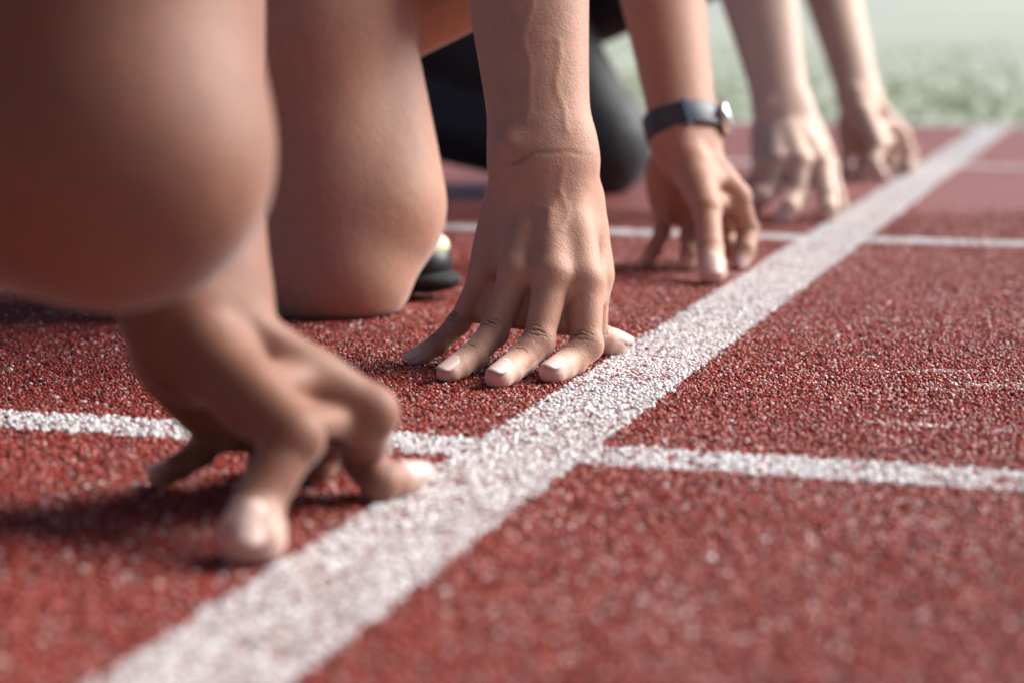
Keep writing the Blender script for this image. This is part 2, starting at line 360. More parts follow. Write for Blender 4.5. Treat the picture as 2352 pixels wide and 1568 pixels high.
def tufts():
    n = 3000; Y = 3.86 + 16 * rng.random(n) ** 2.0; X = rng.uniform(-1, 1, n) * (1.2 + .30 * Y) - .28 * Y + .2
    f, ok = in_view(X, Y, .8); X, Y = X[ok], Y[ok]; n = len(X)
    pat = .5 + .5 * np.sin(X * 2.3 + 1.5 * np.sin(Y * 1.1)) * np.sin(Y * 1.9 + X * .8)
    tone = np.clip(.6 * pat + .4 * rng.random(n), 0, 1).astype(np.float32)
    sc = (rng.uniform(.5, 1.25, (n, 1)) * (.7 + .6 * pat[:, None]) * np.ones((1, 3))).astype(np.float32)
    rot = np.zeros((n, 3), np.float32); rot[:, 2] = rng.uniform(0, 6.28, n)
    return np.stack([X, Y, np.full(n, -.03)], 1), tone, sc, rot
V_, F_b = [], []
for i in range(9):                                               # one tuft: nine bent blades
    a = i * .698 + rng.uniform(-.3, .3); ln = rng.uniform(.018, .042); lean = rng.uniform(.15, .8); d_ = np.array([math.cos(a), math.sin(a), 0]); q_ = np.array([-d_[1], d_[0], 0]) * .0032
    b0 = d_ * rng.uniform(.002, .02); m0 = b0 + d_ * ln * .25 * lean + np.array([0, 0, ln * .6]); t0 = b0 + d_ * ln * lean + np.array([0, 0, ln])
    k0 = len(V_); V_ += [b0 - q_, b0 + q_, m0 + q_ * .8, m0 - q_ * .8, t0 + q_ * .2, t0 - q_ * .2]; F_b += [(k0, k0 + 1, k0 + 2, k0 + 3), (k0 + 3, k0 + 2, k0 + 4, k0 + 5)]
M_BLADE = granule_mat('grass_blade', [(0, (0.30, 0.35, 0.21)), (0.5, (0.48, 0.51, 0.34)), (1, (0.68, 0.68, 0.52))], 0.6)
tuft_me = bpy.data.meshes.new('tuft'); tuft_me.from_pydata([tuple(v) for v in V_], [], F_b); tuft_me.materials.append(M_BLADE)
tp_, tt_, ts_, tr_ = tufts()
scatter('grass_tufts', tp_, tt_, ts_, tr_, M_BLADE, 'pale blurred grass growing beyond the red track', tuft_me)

# ------------------------------------------------------------------ hands
def hand_skin(h, zcut, vox):
    """h: W wrist, E elbow end, wr/er radii (wide), thick, N dorsal side, mb metacarpal bases[4], f fingers[4] = [MCP,PIP,DIP,TIP] + radii, th thumb [CMC,MCP,IP,TIP]"""
    Nn = unit(h['N']); W, E = h['W'], h['E']; prs = []
    def A(p, k): prs.append((p, k))
    fa = unit(E - W); side = unit(np.cross(fa, Nn)); Nf = unit(np.cross(side, fa))
    A(Cap(W, E, h['wr'], h['er'], (Nf, h['thick'])), 0.01)
    A(Cap(W - fa * 0.002, W - fa * 0.022, h['wr'] * 0.93, h['wr'] * 0.80, (Nf, 0.62)), 0.03)
    for i, (f, mbp) in enumerate(zip(h['f'], h['mb'])):
        A(Cap(mbp, f[0], 0.0125, f[4] * 1.10), 0.016)
        A(Cap(mbp * 0.75 + f[0] * 0.25 - Nn * 0.009, f[0] * 0.92 + mbp * 0.08 - Nn * 0.007, 0.013, 0.0095), 0.016)
    f = h['f']
    for i in range(3):                                          # web / palm between the metacarpals
        A(Cap(h['mb'][i] * .4 + h['mb'][i + 1] * .4 + f[i][0] * .1 + f[i + 1][0] * .1, (f[i][0] + f[i + 1][0]) * .42 + (h['mb'][i] + h['mb'][i + 1]) * .08 - Nn * .0045, 0.011, 0.0078), 0.012)
    for i in range(3):                                          # skin webs between the finger roots
        for w_ in np.linspace(.10, h.get('web', .40), 5):
            a_ = f[i][0] * (1 - w_) + f[i][1] * w_; b_ = f[i + 1][0] * (1 - w_) + f[i + 1][1] * w_
            wd_ = h.get('webdepth', .004) + .012 * w_; A(Cap(a_ - Nn * wd_, b_ - Nn * wd_, 0.0064, 0.0060), 0.006)
    T = h['th']
    sg = 1 if (T[0] - W) @ side > 0 else -1
    A(Cap(W + side * sg * h['wr'] * .52 + fa * .012, T[0], h['wr'] * .42, 0.0150), 0.022)
    A(Cap(T[0], T[1], 0.0155, T[4] * 1.02), 0.016)
    A(Cap(T[0] * .6 + T[1] * .4, h['mb'][0] * .45 + f[0][0] * .55, 0.012, 0.0085), 0.018)       # first web
    if h.get('lweb'):
        for q_ in (-.42, -.28, -.14): A(Cap(T[1] * (1 - q_) + T[2] * q_ if q_ > 0 else T[1] * (1 + q_) - T[0] * q_, f[0][0] * (1 - abs(q_) * .5) + f[0][1] * abs(q_) * .5 - Nn * .007, 0.0062, 0.0052), 0.010)
    if h.get('thumbweb'):
        A(Cap(T[0] * .15 + T[1] * .85, f[0][0] * .60 + f[0][1] * .40 - Nn * .003, 0.0115, 0.0085), 0.016); A(Cap(T[1] * .72 + T[2] * .28, f[0][0] * .5 + f[0][1] * .5 - Nn * .004, 0.0105, 0.0075), 0.014)
    A(Cap(T[0] - Nn * .004, T[0] * .45 + T[1] * .55 - Nn * .006, 0.014, 0.012), 0.016)        # thenar
    A(Cap(h['mb'][3] - Nn * .007, f[3][0] * .7 + h['mb'][3] * .3 - Nn * .007, 0.014, 0.011), 0.016)   # hypothenar
    for i, q in enumerate(f):                                   # extensor tendons, knuckles
        dn = unit(Nn - unit(q[0] - h['mb'][i]) * (Nn @ unit(q[0] - h['mb'][i])))
        A(Cap(h['mb'][i] + dn * .0095, q[0] + dn * .0080, 0.0012, 0.0022), 0.008)
        A(Ball(q[0] + dn * (q[4] * .30), q[4] * 0.64), 0.014)
    A(Ball(W + side * h.get('ulna', 1) * h['wr'] * .62 + Nf * h['wr'] * h['thick'] * .55 + fa * .006, 0.010), 0.014)
    for q in list(f) + [T]:                                     # digits
        j = q[:4]; r = q[4:]; fi = Field
        A(Cap(j[0], j[1], r[0], r[1] * .94), 0.007)
        A(Ball(j[1], r[1]), 0.005); A(Cap(j[1], j[2], r[1] * .96, r[2]), 0.004)
        A(Ball(j[2], r[2] * 1.03), 0.003); A(Cap(j[2], j[3], r[2] * .98, r[3]), 0.003)
        pd = unit(j[3] - j[2]); 
        A(Ball(j[2] * .4 + j[3] * .6 - np.array([0, 0, 1]) * 0.0012, r[3] * 1.02), 0.004)   # pulp
    for e_ in h.get('extra', []): A(e_, 0.006)
    lo, hi = bounds([p for p, k in prs], 0.012); hi[2] = min(hi[2], zcut + 0.01); lo[2] = max(lo[2], -0.006)
    F_ = Field(lo, hi, vox)
    for p, k in prs: F_.add(p, k)
    for c, r, k in h.get('cuts', []): F_.cut(Ball(c, r), k)
    F_.floor(0.0008, 0.004); F_.plane_cut(2, zcut, False)
    V, Fc = F_.mesh(); nv = vnormals(V, Fc)
    tip = np.zeros(len(V)); cr = np.zeros(len(V))
    for qi, q in enumerate(list(f) + [T]):
        dn0 = h.get('dn', [Nn] * 5)[qi]
        for a, b, c, rad, amp, offs in ((q[0], q[1], q[2], q[5], 0 if qi == 4 else 1.0, (-.0036, -.0004, .0030)), (q[1], q[2], q[3], q[6], 0.5, (-.0012, .0012))):
            ax = unit(unit(b - a) + unit(c - b)); dn = unit(dn0 - ax * (dn0 @ ax)); rel = V - b; s = rel @ ax
            rad2 = rel - s[:, None] * ax; rl = np.linalg.norm(rad2, axis=1); m = np.clip((rad2 @ dn) / (rl + 1e-9) * 1.6 - .25, 0, 1) * (rl < rad * 1.35)
            ll = rad2 @ np.cross(ax, dn); g = 0
            for oi, o in enumerate(offs):                   # each fold line bows, wanders and fades in its own way
                ph = qi * 2.1 + oi * 1.7; bow = (oi - 1) * ll * ll * 22
                sw = s - o + bow + .0005 * np.sin(ll * 520 + ph) + .0003 * np.sin(ll * 1300 + 3 * ph)
                fade = np.clip(1.1 - np.abs(ll / rad - .25 * math.sin(ph)) * (1.0 + .5 * (oi % 2)), 0, 1)
                g = g + np.exp(-(sw / (.00085 if oi == 1 else .0006)) ** 2) * fade * (1.0 if oi == 1 else .6)
            g = g * m * amp
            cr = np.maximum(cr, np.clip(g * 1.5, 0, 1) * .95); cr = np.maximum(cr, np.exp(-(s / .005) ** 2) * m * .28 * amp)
            V = V - nv * (g * .00030)[:, None]
        ax = unit(q[3] - q[2]); s = (V - q[2]) @ ax; ln = np.linalg.norm(q[3] - q[2]); rl = np.linalg.norm(V - q[2] - s[:, None] * ax, axis=1)
        tip = np.maximum(tip, np.clip((s - ln * .15) / (ln * 1.0), 0, 1) * (rl < q[7] * 1.6) * (s < ln + .02))
    for c, ax, hw, dep in h.get('wrist_crease', []):        # skin fold across the wrist
        rel = V - c; s = rel @ ax; l = rel @ side
        sw = s - .22 * np.clip(l + .004, -.018, 0) + 0.0006 * np.sin(l * 260); face = np.clip(nv @ Nf * 2, 0, 1)
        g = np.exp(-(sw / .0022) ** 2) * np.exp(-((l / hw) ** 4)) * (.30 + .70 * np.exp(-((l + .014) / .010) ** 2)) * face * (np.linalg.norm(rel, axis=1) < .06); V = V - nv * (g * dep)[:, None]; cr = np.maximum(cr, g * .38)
    for pc in h.get('veins', []):                              # raised veins under the skin: polylines (across, along) from the wrist, metres
        pa = np.array(pc); tk = np.linspace(0, len(pa) - 1, 6 * (len(pa) - 1) + 1); pts = np.stack([np.interp(tk, range(len(pa)), pa[:, i_]) for i_ in (0, 1)], 1)
        for _ in range(8): pts[1:-1] = pts[1:-1] * .5 + (pts[:-2] + pts[2:]) * .25
        rel = V - W; l = rel @ side; s = rel @ fa; l = l + .0012 * np.sin(s * 170); dd = np.full(len(V), 1.0)
        for (l0, s0), (l1, s1) in zip(pts[:-1], pts[1:]):
            e = np.array([l1 - l0, s1 - s0]); t_ = np.clip(((l - l0) * e[0] + (s - s0) * e[1]) / (e @ e), 0, 1); dd = np.minimum(dd, np.hypot(l - l0 - t_ * e[0], s - s0 - t_ * e[1]))
        V = V + nv * (np.exp(-(dd / .0030) ** 2) * np.clip(nv @ Nf * 2 - .3, 0, 1) * .00042)[:, None]
    return V, Fc, tip, cr
def nail(parent, dip, tipp, r, dn, mt=None, wid=0.88, len_=1.15):
    ax = unit(tipp - dip); dn = unit(np.asarray(dn) - ax * (np.asarray(dn) @ ax)); sd_ = np.cross(ax, dn)
    nu, nvv = 9, 8; V = []; F = []
    c0 = tipp + ax * (r * .15 - r * 0.75 * len_)
    for k in range(nvv):
        tt = k / (nvv - 1); 
        for i in range(nu):
            a = (i / (nu - 1) - .5) * 2; wv = wid * (1 - .35 * max(0, .30 - tt) ** 2 * 10) * (1 - .22 * max(0, tt - .7) ** 2 * 11 * abs(a))
            th = a * 1.05 * wv; rr = r * (1.014 - .07 * a ** 4) - r * .30 * max(0, tt - .45) ** 1.6
            fw_ = r * 1.55 * len_ * (tt - .35 + .24 * (1 - a * a) * (1 if tt > .5 else -1) * abs(tt - .5) * 2)
            V.append(c0 + ax * (fw_ + r * .45) + dn * (rr * math.cos(th) * (1.0)) + sd_ * rr * math.sin(th))
    for k in range(nvv - 1):
        for i in range(nu - 1): F.append((k * nu + i, k * nu + i + 1, (k + 1) * nu + i + 1, (k + 1) * nu + i))
    o = link_mesh('fingernail', V, F, mt or M_NAIL, parent)
    md = o.modifiers.new('thick', 'SOLIDIFY'); md.thickness = 0.0004; md.offset = 0.6
    return o

# ------------------------------------------------------------------ bodies
def body_prims(b):
    """b: joints of a crouching runner -> limbs, torso, head primitives (skin), grouped for reuse as clothing"""
    g = {}
    sh = (b['shR'] + b['shL']) / 2; hp = (b['hipR'] + b['hipL']) / 2; sp = unit(sh - hp); lat = unit(b['shL'] - b['shR']); bk = unit(np.cross(sp, lat)); 
    if bk[2] < 0: bk = -bk
    g['torso'] = [Ell(hp, (0.155, 0.115, 0.125), (lat, sp, bk)), Ell(hp * .62 + sh * .38, (0.140, 0.14, 0.105), (lat, sp, bk)), Ell(hp * .25 + sh * .75, (0.165, 0.16, 0.12), (lat, sp, bk)),
                  Cap(b['shR'] * .8 + sh * .2, b['shL'] * .8 + sh * .2, 0.062, 0.062)]
    g['arms'] = [Ball(b['shR'], .058), Ball(b['shL'], .058), Cap(b['shR'], b['elR'], 0.054, 0.043), Cap(b['shL'], b['elL'], 0.054, 0.043)]
    g['thighs'] = []
    for s in 'RL': 
        k_, hj = b['knee' + s], b['hip' + s]; r = b.get('kr' + s, .058)
        g['thighs'] += [Cap(hj, k_, 0.090, r), Ell(hj * .5 + k_ * .5 + np.array([0, 0, 0.012]), (0.075, 0.075, 0.12), None) if False else Cap(hj * .75 + k_ * .25, hj * .45 + k_ * .55, .088, .078), Ball(k_ + unit(k_ - (b['ank' + s] + hj) / 2) * .012, r * .86)]
    g['shins'] = []
    for s in 'RL':
        k_, a_ = b['knee' + s], b['ank' + s]; ax = unit(a_ - k_); back = unit((b['hip' + s] - k_) - ax * ((b['hip' + s] - k_) @ ax)); r = b.get('kr' + s, .058)
        g['shins'] += [Cap(k_, a_, r * .92, .036), Cap(k_ * .85 + a_ * .15 + back * .012, k_ * .5 + a_ * .5 + back * .022, .046, .046), Cap(k_ * .5 + a_ * .5 + back * .016, a_, .042, .030)]
    g['feet'] = []
    for s in 'RL':
        a_, t_ = b['ank' + s], b['toe' + s]; g['feet'] += [Cap(a_, a_ * .55 + t_ * .45, .034, .026)]
    nk, hd = b['neck'], b['head']; hf = unit(b['look']); hu = unit(hd - nk); hl = unit(np.cross(hf, hu)); hu = np.cross(hl, hf)
    g['head'] = [Cap(sh + bk * .03, nk, .064, .056), Cap(nk, hd, .055, .058), Ell(hd + hu * .03 - hf * .01, (.076, .098, .088), (hl, hf, hu)), Ell(hd - hu * .045 + hf * .035, (.054, .058, .060), (hl, hf, hu)),
                 Cap(hd + hu * .015 + hf * .088, hd - hu * .018 + hf * .108, .009, .013), Cap(hd + hu * .032 + hf * .082 + hl * .035, hd + hu * .032 + hf * .082 - hl * .035, .010, .010),
                 Cap(hd - hu * .052 + hf * .086 + hl * .018, hd - hu * .052 + hf * .086 - hl * .018, .008, .008)]
    for s in (-1, 1): g['head'].append(Ell(hd + hl * s * .078 - hf * .01, (.010, .018, .030), (hl, hf, hu)))
    b['_hf'], b['_hu'], b['_hl'], b['_sh'], b['_hp'], b['_bk'] = hf, hu, hl, sh, hp, bk
    return g
def build_person(name, label, b, hands, skin_m, shirt_m, tights=False, shorts_m=M_SHORTS, vox=.006, group=None):
    root = empty(name, (b['hipR'][0] * .5 + b['hipL'][0] * .5, b['hipR'][1] * .5 + b['hipL'][1] * .5, 0)); tag(root, label, 'person', group)
    g = body_prims(b); prs = g['torso'] + g['arms'] + g['thighs'] + g['shins'] + g['feet'] + g['head']
    fr = []
    for s, h in hands.items():                   # forearm top, joins the finer hand piece out of the wrist
        ax = unit(h['E'] - h['W']); side = unit(np.cross(ax, unit(h['N']))); Nf = unit(np.cross(side, ax)); L_ = np.linalg.norm(h['E'] - h['W'])
        tc = (h['zcut'] - .012 - h['W'][2]) / (h['E'][2] - h['W'][2]); a = h['W'] + (h['E'] - h['W']) * tc
        hh = tc; rr = h['wr'] + (h['er'] - h['wr']) * (hh * hh * (3 - 2 * hh) * .5 + hh * .5)
        fr.append(Cap(a, h['E'], rr * .997, h['er'], (Nf, h['thick']))); fr.append(Ball(h['E'], .040))
    lo, hi = bounds(prs + fr, .03); lo[2] = max(lo[2], -.012); F_ = Field(lo, hi, vox)
    for p in g['torso']: F_.add(p, .05)
    for p in g['thighs'] + g['arms']: F_.add(p, .035)
    for p in g['shins'] + g['feet'] + fr: F_.add(p, .028)
    for p in b.get('extra', []): F_.add(p, .02)
    for p in g['head']: F_.add(p, .014)
    F_.floor(0.0008, .008)
    V, Fc = F_.mesh(); tip = np.zeros(len(V)); cr = np.zeros(len(V))
    Vs, Fs, ts, cs = [V], [Fc], [tip], [cr]; n = len(V)
    for s, h in hands.items():
        v, f, t_, c_ = hand_skin(h, h['zcut'], h['vox']); Vs.append(v); Fs.append(f + n); ts.append(t_); cs.append(c_); n += len(v)
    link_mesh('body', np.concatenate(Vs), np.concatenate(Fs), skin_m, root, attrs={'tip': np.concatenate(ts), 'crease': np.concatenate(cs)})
    for s, h in hands.items():
        for i in h.get('nails', []):
            q = (list(h['f']) + [h['th']])[i]; nail(root, q[2], q[3], q[7], h['dn'][i], None, *(h.get('nailscale', (.82, .98)) if i == 4 else (.88, 1.15)))
    f = simple_field(g['torso'], .008, .05, .007); hp, sh = b['_hp'], b['_sh']; link_mesh('vest', *f.mesh(), shirt_m, root)
    if tights:
        f = Field(*bounds(g['thighs'] + g['shins'], .02), .005); f.lo
        for p in g['thighs']: f.add(p, .035, .003)
        for p in g['shins']: f.add(p, .028, .003)
        for p in b.get('extra_t', []): f.add(p, .04)
        f.floor(-.0005, .01); link_mesh('tights', *f.mesh(), M_BLACK, root)
    sp = [g['torso'][0]] + [Cap(b['hip' + s], b['hip' + s] * .72 + b['knee' + s] * .28, .094, .092) for s in 'RL']
    link_mesh('shorts', *simple_field(sp, .008, .04, .010).mesh(), shorts_m, root)
    hd, hf, hu, hl = b['head'], b['_hf'], b['_hu'], b['_hl']
    hf_ = simple_field([Ell(hd + hu * .040 - hf * .022, (.080, .098, .088), (hl, hf, hu))], .005, .01); link_mesh('hair', *hf_.mesh(), M_HAIR, root)
    for s in (-1, 1): 
        ef = simple_field([Ball(hd + hu * .012 + hf * .080 + hl * s * .032, .0125)], .002, .002); eo = link_mesh('eye', *ef.mesh(), M_EYE, root); io = link_mesh('iris', *simple_field([Ball(hd + hu * .011 + hf * .0882 + hl * s * .032, .0052)], .001, .002).mesh(), M_HAIR, root); io.parent = eo; io.matrix_parent_inverse = Matrix()
    for s in 'RL': shoe(root, b['ank' + s], b['toe' + s])
    return root
def shoe(root, ank, toe):
    ax = unit(toe - ank); hz = unit([ax[0], ax[1], 0]); heel = ank - hz * .055 - np.array([0, 0, .035]) if abs(ax[2]) < .6 else ank - hz * .05 - np.array([0, 0, .02])
    ball = toe - hz * .075 + np.array([0, 0, .012]); sd_ = unit(np.cross(hz, [0, 0, 1])); up_ = np.array([0, 0, 1.])
    tp = toe + np.array([0, 0, .006])
    up = [Cap(heel + up_ * .012, ball + up_ * .010, .036, .043, (sd_, 1.0)), Cap(ball + up_ * .008, tp - hz * .028 + up_ * .004, .043, .033, (up_, .80)), Cap(ank + up_ * .01, (heel + ball) / 2 + up_ * .02, .042, .044)]
    f = simple_field(up, .004, .02, .0); f.floor(.004, .006); sh = link_mesh('running_shoe', *f.mesh(), M_SHOE, root)
    so = [Cap(heel - up_ * .016, ball - up_ * .020, .030, .040, (up_, .35)), Cap(ball - up_ * .020, tp - hz * .020 - up_ * .010, .040, .034, (up_, .35))]
    f = simple_field(so, .004, .012); f.floor(.0008, .003); o = link_mesh('sole', *f.mesh(), M_SOLE, root); o.parent = sh; o.matrix_parent_inverse = Matrix.Translation(-Vector(root.location)); o.matrix_parent_inverse = Matrix()
    sh_off = Vector(sh.matrix_world.translation)
    pt = [Ell(tp - hz * .012 + up_ * .019, (.014, .024, .0125), (hz, sd_, up_))]  # pale yellow patch on top of the toe
    f = simple_field(pt, .002, .004); o2 = link_mesh('toe_patch', *f.mesh(), M_PALE, root); o2.parent = sh; o2.matrix_parent_inverse = Matrix()
    for o_ in (o, o2): o_.matrix_parent_inverse = Matrix()
    return sh

def fin(j, r): return list(j) + list(r)

# ---- second runner, right hand (in focus)
def z1(x, y): return 882 + x * .4102, 275.6 + y * .4102
def p1(x, y, d): return P(*z1(x, y), d)
def h1(x, y, h): return H(*z1(x, y), h)
RI, RM, RG, RP, RTH = (.0128, .0115, .0104, .0094), (.0128, .0113, .0104, .0094), (.0118, .0102, .0093, .0084), (.0100, .0083, .0074, .0067), (.0130, .0120, .0115, .0105)
R3I, R3M, R3G = (.0142, .0132, .0122, .0115), (.0142, .0134, .0124, .0115), (.0138, .0126, .0115, .0106)
camdir = -FW
hand2R = dict(W=p1(888, 225, 1.538), E=P(1176, -440, 1.62), wr=.0355, er=.0575, thick=.74, N=unit(camdir * .8 + np.array([0, 0, .75])), ulna=-1, zcut=.292, vox=.0009, web=.52, webdepth=.0095, thumbweb=True,
    mb=[p1(1020, 345, 1.539), p1(925, 330, 1.537), p1(825, 335, 1.541), p1(702, 350, 1.550)],
    f=[fin([p1(1122, 905, 1.498), p1(1136, 1258, 1.485), p1(1052, 1345, 1.476), h1(945, 1412, .0072)], RI),
       fin([p1(945, 880, 1.492), p1(866, 1236, 1.474), p1(765, 1350, 1.462), h1(642, 1438, .0074)], RM),
       fin([p1(745, 865, 1.505), p1(615, 1188, 1.489), p1(500, 1318, 1.475), h1(362, 1412, .0068)], RG),
       fin([p1(565, 868, 1.537), p1(415, 1140, 1.534), p1(300, 1255, 1.525), h1(175, 1332, .0058)], RP)],
    th=fin([p1(1090, 440, 1.556), p1(1180, 870, 1.548), p1(1160, 1205, 1.556), h1(1285, 1250, .0092)], RTH),
    dn=[unit(np.array([.05, -.35, 1]))] * 4 + [unit(np.array([.1, -.6, 1]))], nails=[0, 1, 2, 3, 4])
hand2R['veins'] = [[(.012, -.018), (.009, -.034), (.013, -.050), (.008, -.062)], [(.009, -.034), (-.002, -.046), (-.001, -.060)], [(-.016, -.012), (-.014, -.030), (-.019, -.046), (-.015, -.060)], [(-.002, -.046), (-.014, -.038)], [(-.012, .02), (-.004, .05), (-.010, .085), (.004, .12)], [(.018, .012), (.012, .045), (.018, .08)]]
hand2R['wrist_crease'] = [(p1(880, 215, 1.520), unit(hand2R['E'] - hand2R['W']), .030, .0012)]

# ---- second runner, left hand (with the watch)
def p3(x, y, d): return P(1378 + x * .3515, 137.8 + y * .3515, d)
def h3(x, y, h): return H(1378 + x * .3515, 137.8 + y * .3515, h)
NX = unit(np.array([.75, -.55, .55]))
hand2L = dict(W=p3(565, 545, 2.105), E=P(1470, -330, 2.20), wr=.0350, er=.058, thick=.80, N=NX, ulna=-1, zcut=.300, vox=.0014, lweb=True, veins=[[(.010, -.012), (.006, -.03), (.012, -.05)], [(-.012, -.01), (-.010, -.035), (-.016, -.055)], [(.006, -.03), (-.010, -.035)]],
    mb=[p3(700, 640, 2.10), p3(620, 660, 2.12), p3(520, 680, 2.13), p3(430, 680, 2.13)],
    f=[fin([p3(890, 900, 2.085), p3(965, 1110, 2.110), p3(945, 1245, 2.095), h3(915, 1315, .009)], RI),
       fin([p3(800, 910, 2.115), p3(850, 1120, 2.165), p3(840, 1210, 2.15), h3(815, 1255, .008)], RM),
       fin([p3(590, 930, 2.140), p3(590, 1160, 2.115), p3(585, 1265, 2.08), h3(570, 1330, .008)], RG),
       fin([p3(420, 920, 2.135), p3(405, 1130, 2.120), p3(350, 1245, 2.10), h3(300, 1318, .007)], RP)],
    th=fin([p3(610, 690, 2.075), p3(700, 980, 2.025), p3(720, 1240, 1.995), h3(735, 1385, .0125)], (.0140, .0130, .0125, .0130)),
    dn=[unit(np.array([.6, -.3, .7]))] * 4 + [unit(np.array([.25, -.85, .55]))], nails=[0, 4])

# ---- first runner, left hand (nearest)
def p2(x, y, d): return P(220.5 + x * .5039, 551 + y * .5039, d)
def h2(x, y, h): return H(220.5 + x * .5039, 551 + y * .5039, h)
hand1L = dict(W=p2(455, 300, 1.065), E=P(400, -620, 1.16), wr=.0370, er=.050, thick=.82, N=NX, ulna=-1, zcut=.300, vox=.0012, lweb=True,
    mb=[p2(720, 440, 1.060), p2(600, 430, 1.075), p2(440, 450, 1.085), p2(300, 480, 1.085)],
    f=[fin([p2(1250, 790, 1.070), p2(1225, 1000, 1.105), p2(1290, 1105, 1.092), h2(1420, 1085, .0095)], RI),
       fin([p2(1090, 800, 1.100), p2(1060, 960, 1.140), p2(1000, 1010, 1.130), h2(930, 1020, .009)], RM),
       fin([p2(850, 830, 1.115), p2(800, 960, 1.145), p2(780, 1000, 1.130), h2(750, 1010, .008)], RG),
       fin([p2(560, 830, 1.105), p2(480, 965, 1.120), p2(380, 1030, 1.112), h2(285, 1072, .0075)], (.0088, .0076, .0068, .0064))],
    th=fin([p2(560, 560, 1.035), p2(900, 900, 1.000), p2(745, 1190, .985), h2(705, 1350, .0130)], (.0145, .0132, .0118, .0138)),
    dn=[unit(np.array([.6, -.3, .7]))] * 4 + [unit(np.array([.32, -.66, .75]))], nails=[0, 3, 4])
hand1L['extra'] = [Cap(hand1L['th'][3] - RT * .0038 - UP * .001, hand1L['th'][3] + RT * .0042 - UP * .001, .0122, .0122)]; hand1L['nailscale'] = (.66, .80)

# ---- third runner, right and left hands
def p4(x, y, d): return P(1608 + x * .3516, y * .3516, d)
def h4(x, y, h): return H(1608 + x * .3516, y * .3516, h)
hand3R = dict(W=p4(545, 745, 2.69), E=P(1690, -260, 2.80), wr=.0345, er=.064, thick=.80, N=hand2R['N'], ulna=-1, zcut=.305, vox=.0016,
    mb=[p4(650, 830, 2.67), p4(570, 820, 2.668), p4(490, 830, 2.675), p4(420, 840, 2.685)],
    f=[fin([p4(790, 1090, 2.61), p4(830, 1290, 2.575), p4(835, 1370, 2.56), h4(835, 1410, .0085)], R3I),
       fin([p4(655, 1070, 2.605), p4(635, 1280, 2.585), p4(585, 1365, 2.56), h4(555, 1415, .0085)], R3M),
       fin([p4(520, 1070, 2.615), p4(470, 1230, 2.60), p4(410, 1290, 2.59), h4(370, 1340, .008)], R3G),
       fin([p4(410, 1080, 2.64), p4(330, 1200, 2.645), p4(280, 1265, 2.645), h4(230, 1300, .006)], RP)],
    th=fin([p4(720, 870, 2.68), p4(840, 1100, 2.68), p4(880, 1270, 2.67), h4(905, 1330, .0095)], RTH),
    dn=[unit(np.array([.05, -.35, 1]))] * 5, nails=[0, 1, 2])
hand3L = dict(W=p4(1050, 665, 3.30), E=P(1852, -230, 3.42), wr=.0360, er=.060, thick=.82, N=NX, ulna=-1, zcut=.305, vox=.0016, lweb=True,
    mb=[p4(1190, 740, 3.29), p4(1130, 740, 3.31), p4(1050, 750, 3.33), p4(980, 760, 3.33)],
    f=[fin([p4(1310, 900, 3.28), p4(1365, 1010, 3.31), p4(1350, 1080, 3.30), h4(1325, 1110, .009)], R3I),
       fin([p4(1220, 910, 3.32), p4(1240, 1010, 3.36), p4(1230, 1060, 3.36), h4(1215, 1085, .008)], RM),
       fin([p4(1080, 920, 3.34), p4(1060, 1020, 3.36), p4(1050, 1070, 3.35), h4(1040, 1095, .008)], RG),
       fin([p4(970, 910, 3.34), p4(955, 1020, 3.34), p4(945, 1080, 3.33), h4(940, 1110, .007)], RP)],
    th=fin([p4(1085, 770, 3.26), p4(1170, 960, 3.21), p4(1130, 1070, 3.19), h4(1180, 1140, .0115)], RTH),
    dn=[unit(np.array([.6, -.3, .7]))] * 4 + [unit(np.array([.25, -.85, .55]))], nails=[4])

def A3(*v): return np.array(v, float)
def report():
    for n, h in (('2R', hand2R), ('2L', hand2L), ('1L', hand1L), ('3R', hand3R), ('3L', hand3L)):
        print(n, 'W', h['W'].round(3), 'E', h['E'].round(3))
        for q, mbp in zip(list(h['f']) + [h['th']], list(h['mb']) + [h['W']]):
            print('   ', [round(100 * np.linalg.norm(b - a), 1) for a, b in zip([mbp] + q[:3], q[:4])], 'h', [round(100 * p[2], 1) for p in q[:4]])
report()

def mk(cy, **kw):
    b = dict(hipR=A3(-.46, cy - .09, .47), hipL=A3(-.46, cy + .09, .47), shR=A3(-.05, cy - .19, .66), shL=A3(-.05, cy + .19, .66),
             neck=A3(.06, cy, .70), head=A3(.17, cy, .735), look=A3(.9, 0, -.45))
    b.update(kw); return b
# first runner: raised knee close to the lens, left hand on the line; the right hand is planted out of frame
K1 = P(240, 328, .90)
off = hand1L['W'] - hand2R['W']
def moved(h, dv, mirror_y=None):
    def f(p): q = np.array(p, float) + dv; return q
    o = dict(h); o['W'], o['E'] = f(h['W']), f(h['E']); o['mb'] = [f(p) for p in h['mb']]
    o['f'] = [[f(p) for p in q[:4]] + q[4:] for q in h['f']]; o['th'] = [f(p) for p in h['th'][:4]] + h['th'][4:]
    o['wrist_crease'] = []; o['nails'] = []; o['vox'] = .0025; return o
hand1R = moved(hand2R, A3(-.03, -1.02, 0))
b1 = mk(-.47, kneeL=K1, hipL=P(130, -1200, .94), hipR=A3(-.38, -.58, .50), ankL=A3(-.46, -.33, .165), toeL=A3(-.32, -.33, .03), krL=.066, extra=[Ball(K1 + np.array([.030, -.010, -.016]), .039)],
        kneeR=A3(-.22, -.60, .064), ankR=A3(-.60, -.60, .12), toeR=A3(-.72, -.60, .03), elR=hand1R['E'], elL=hand1L['E'])
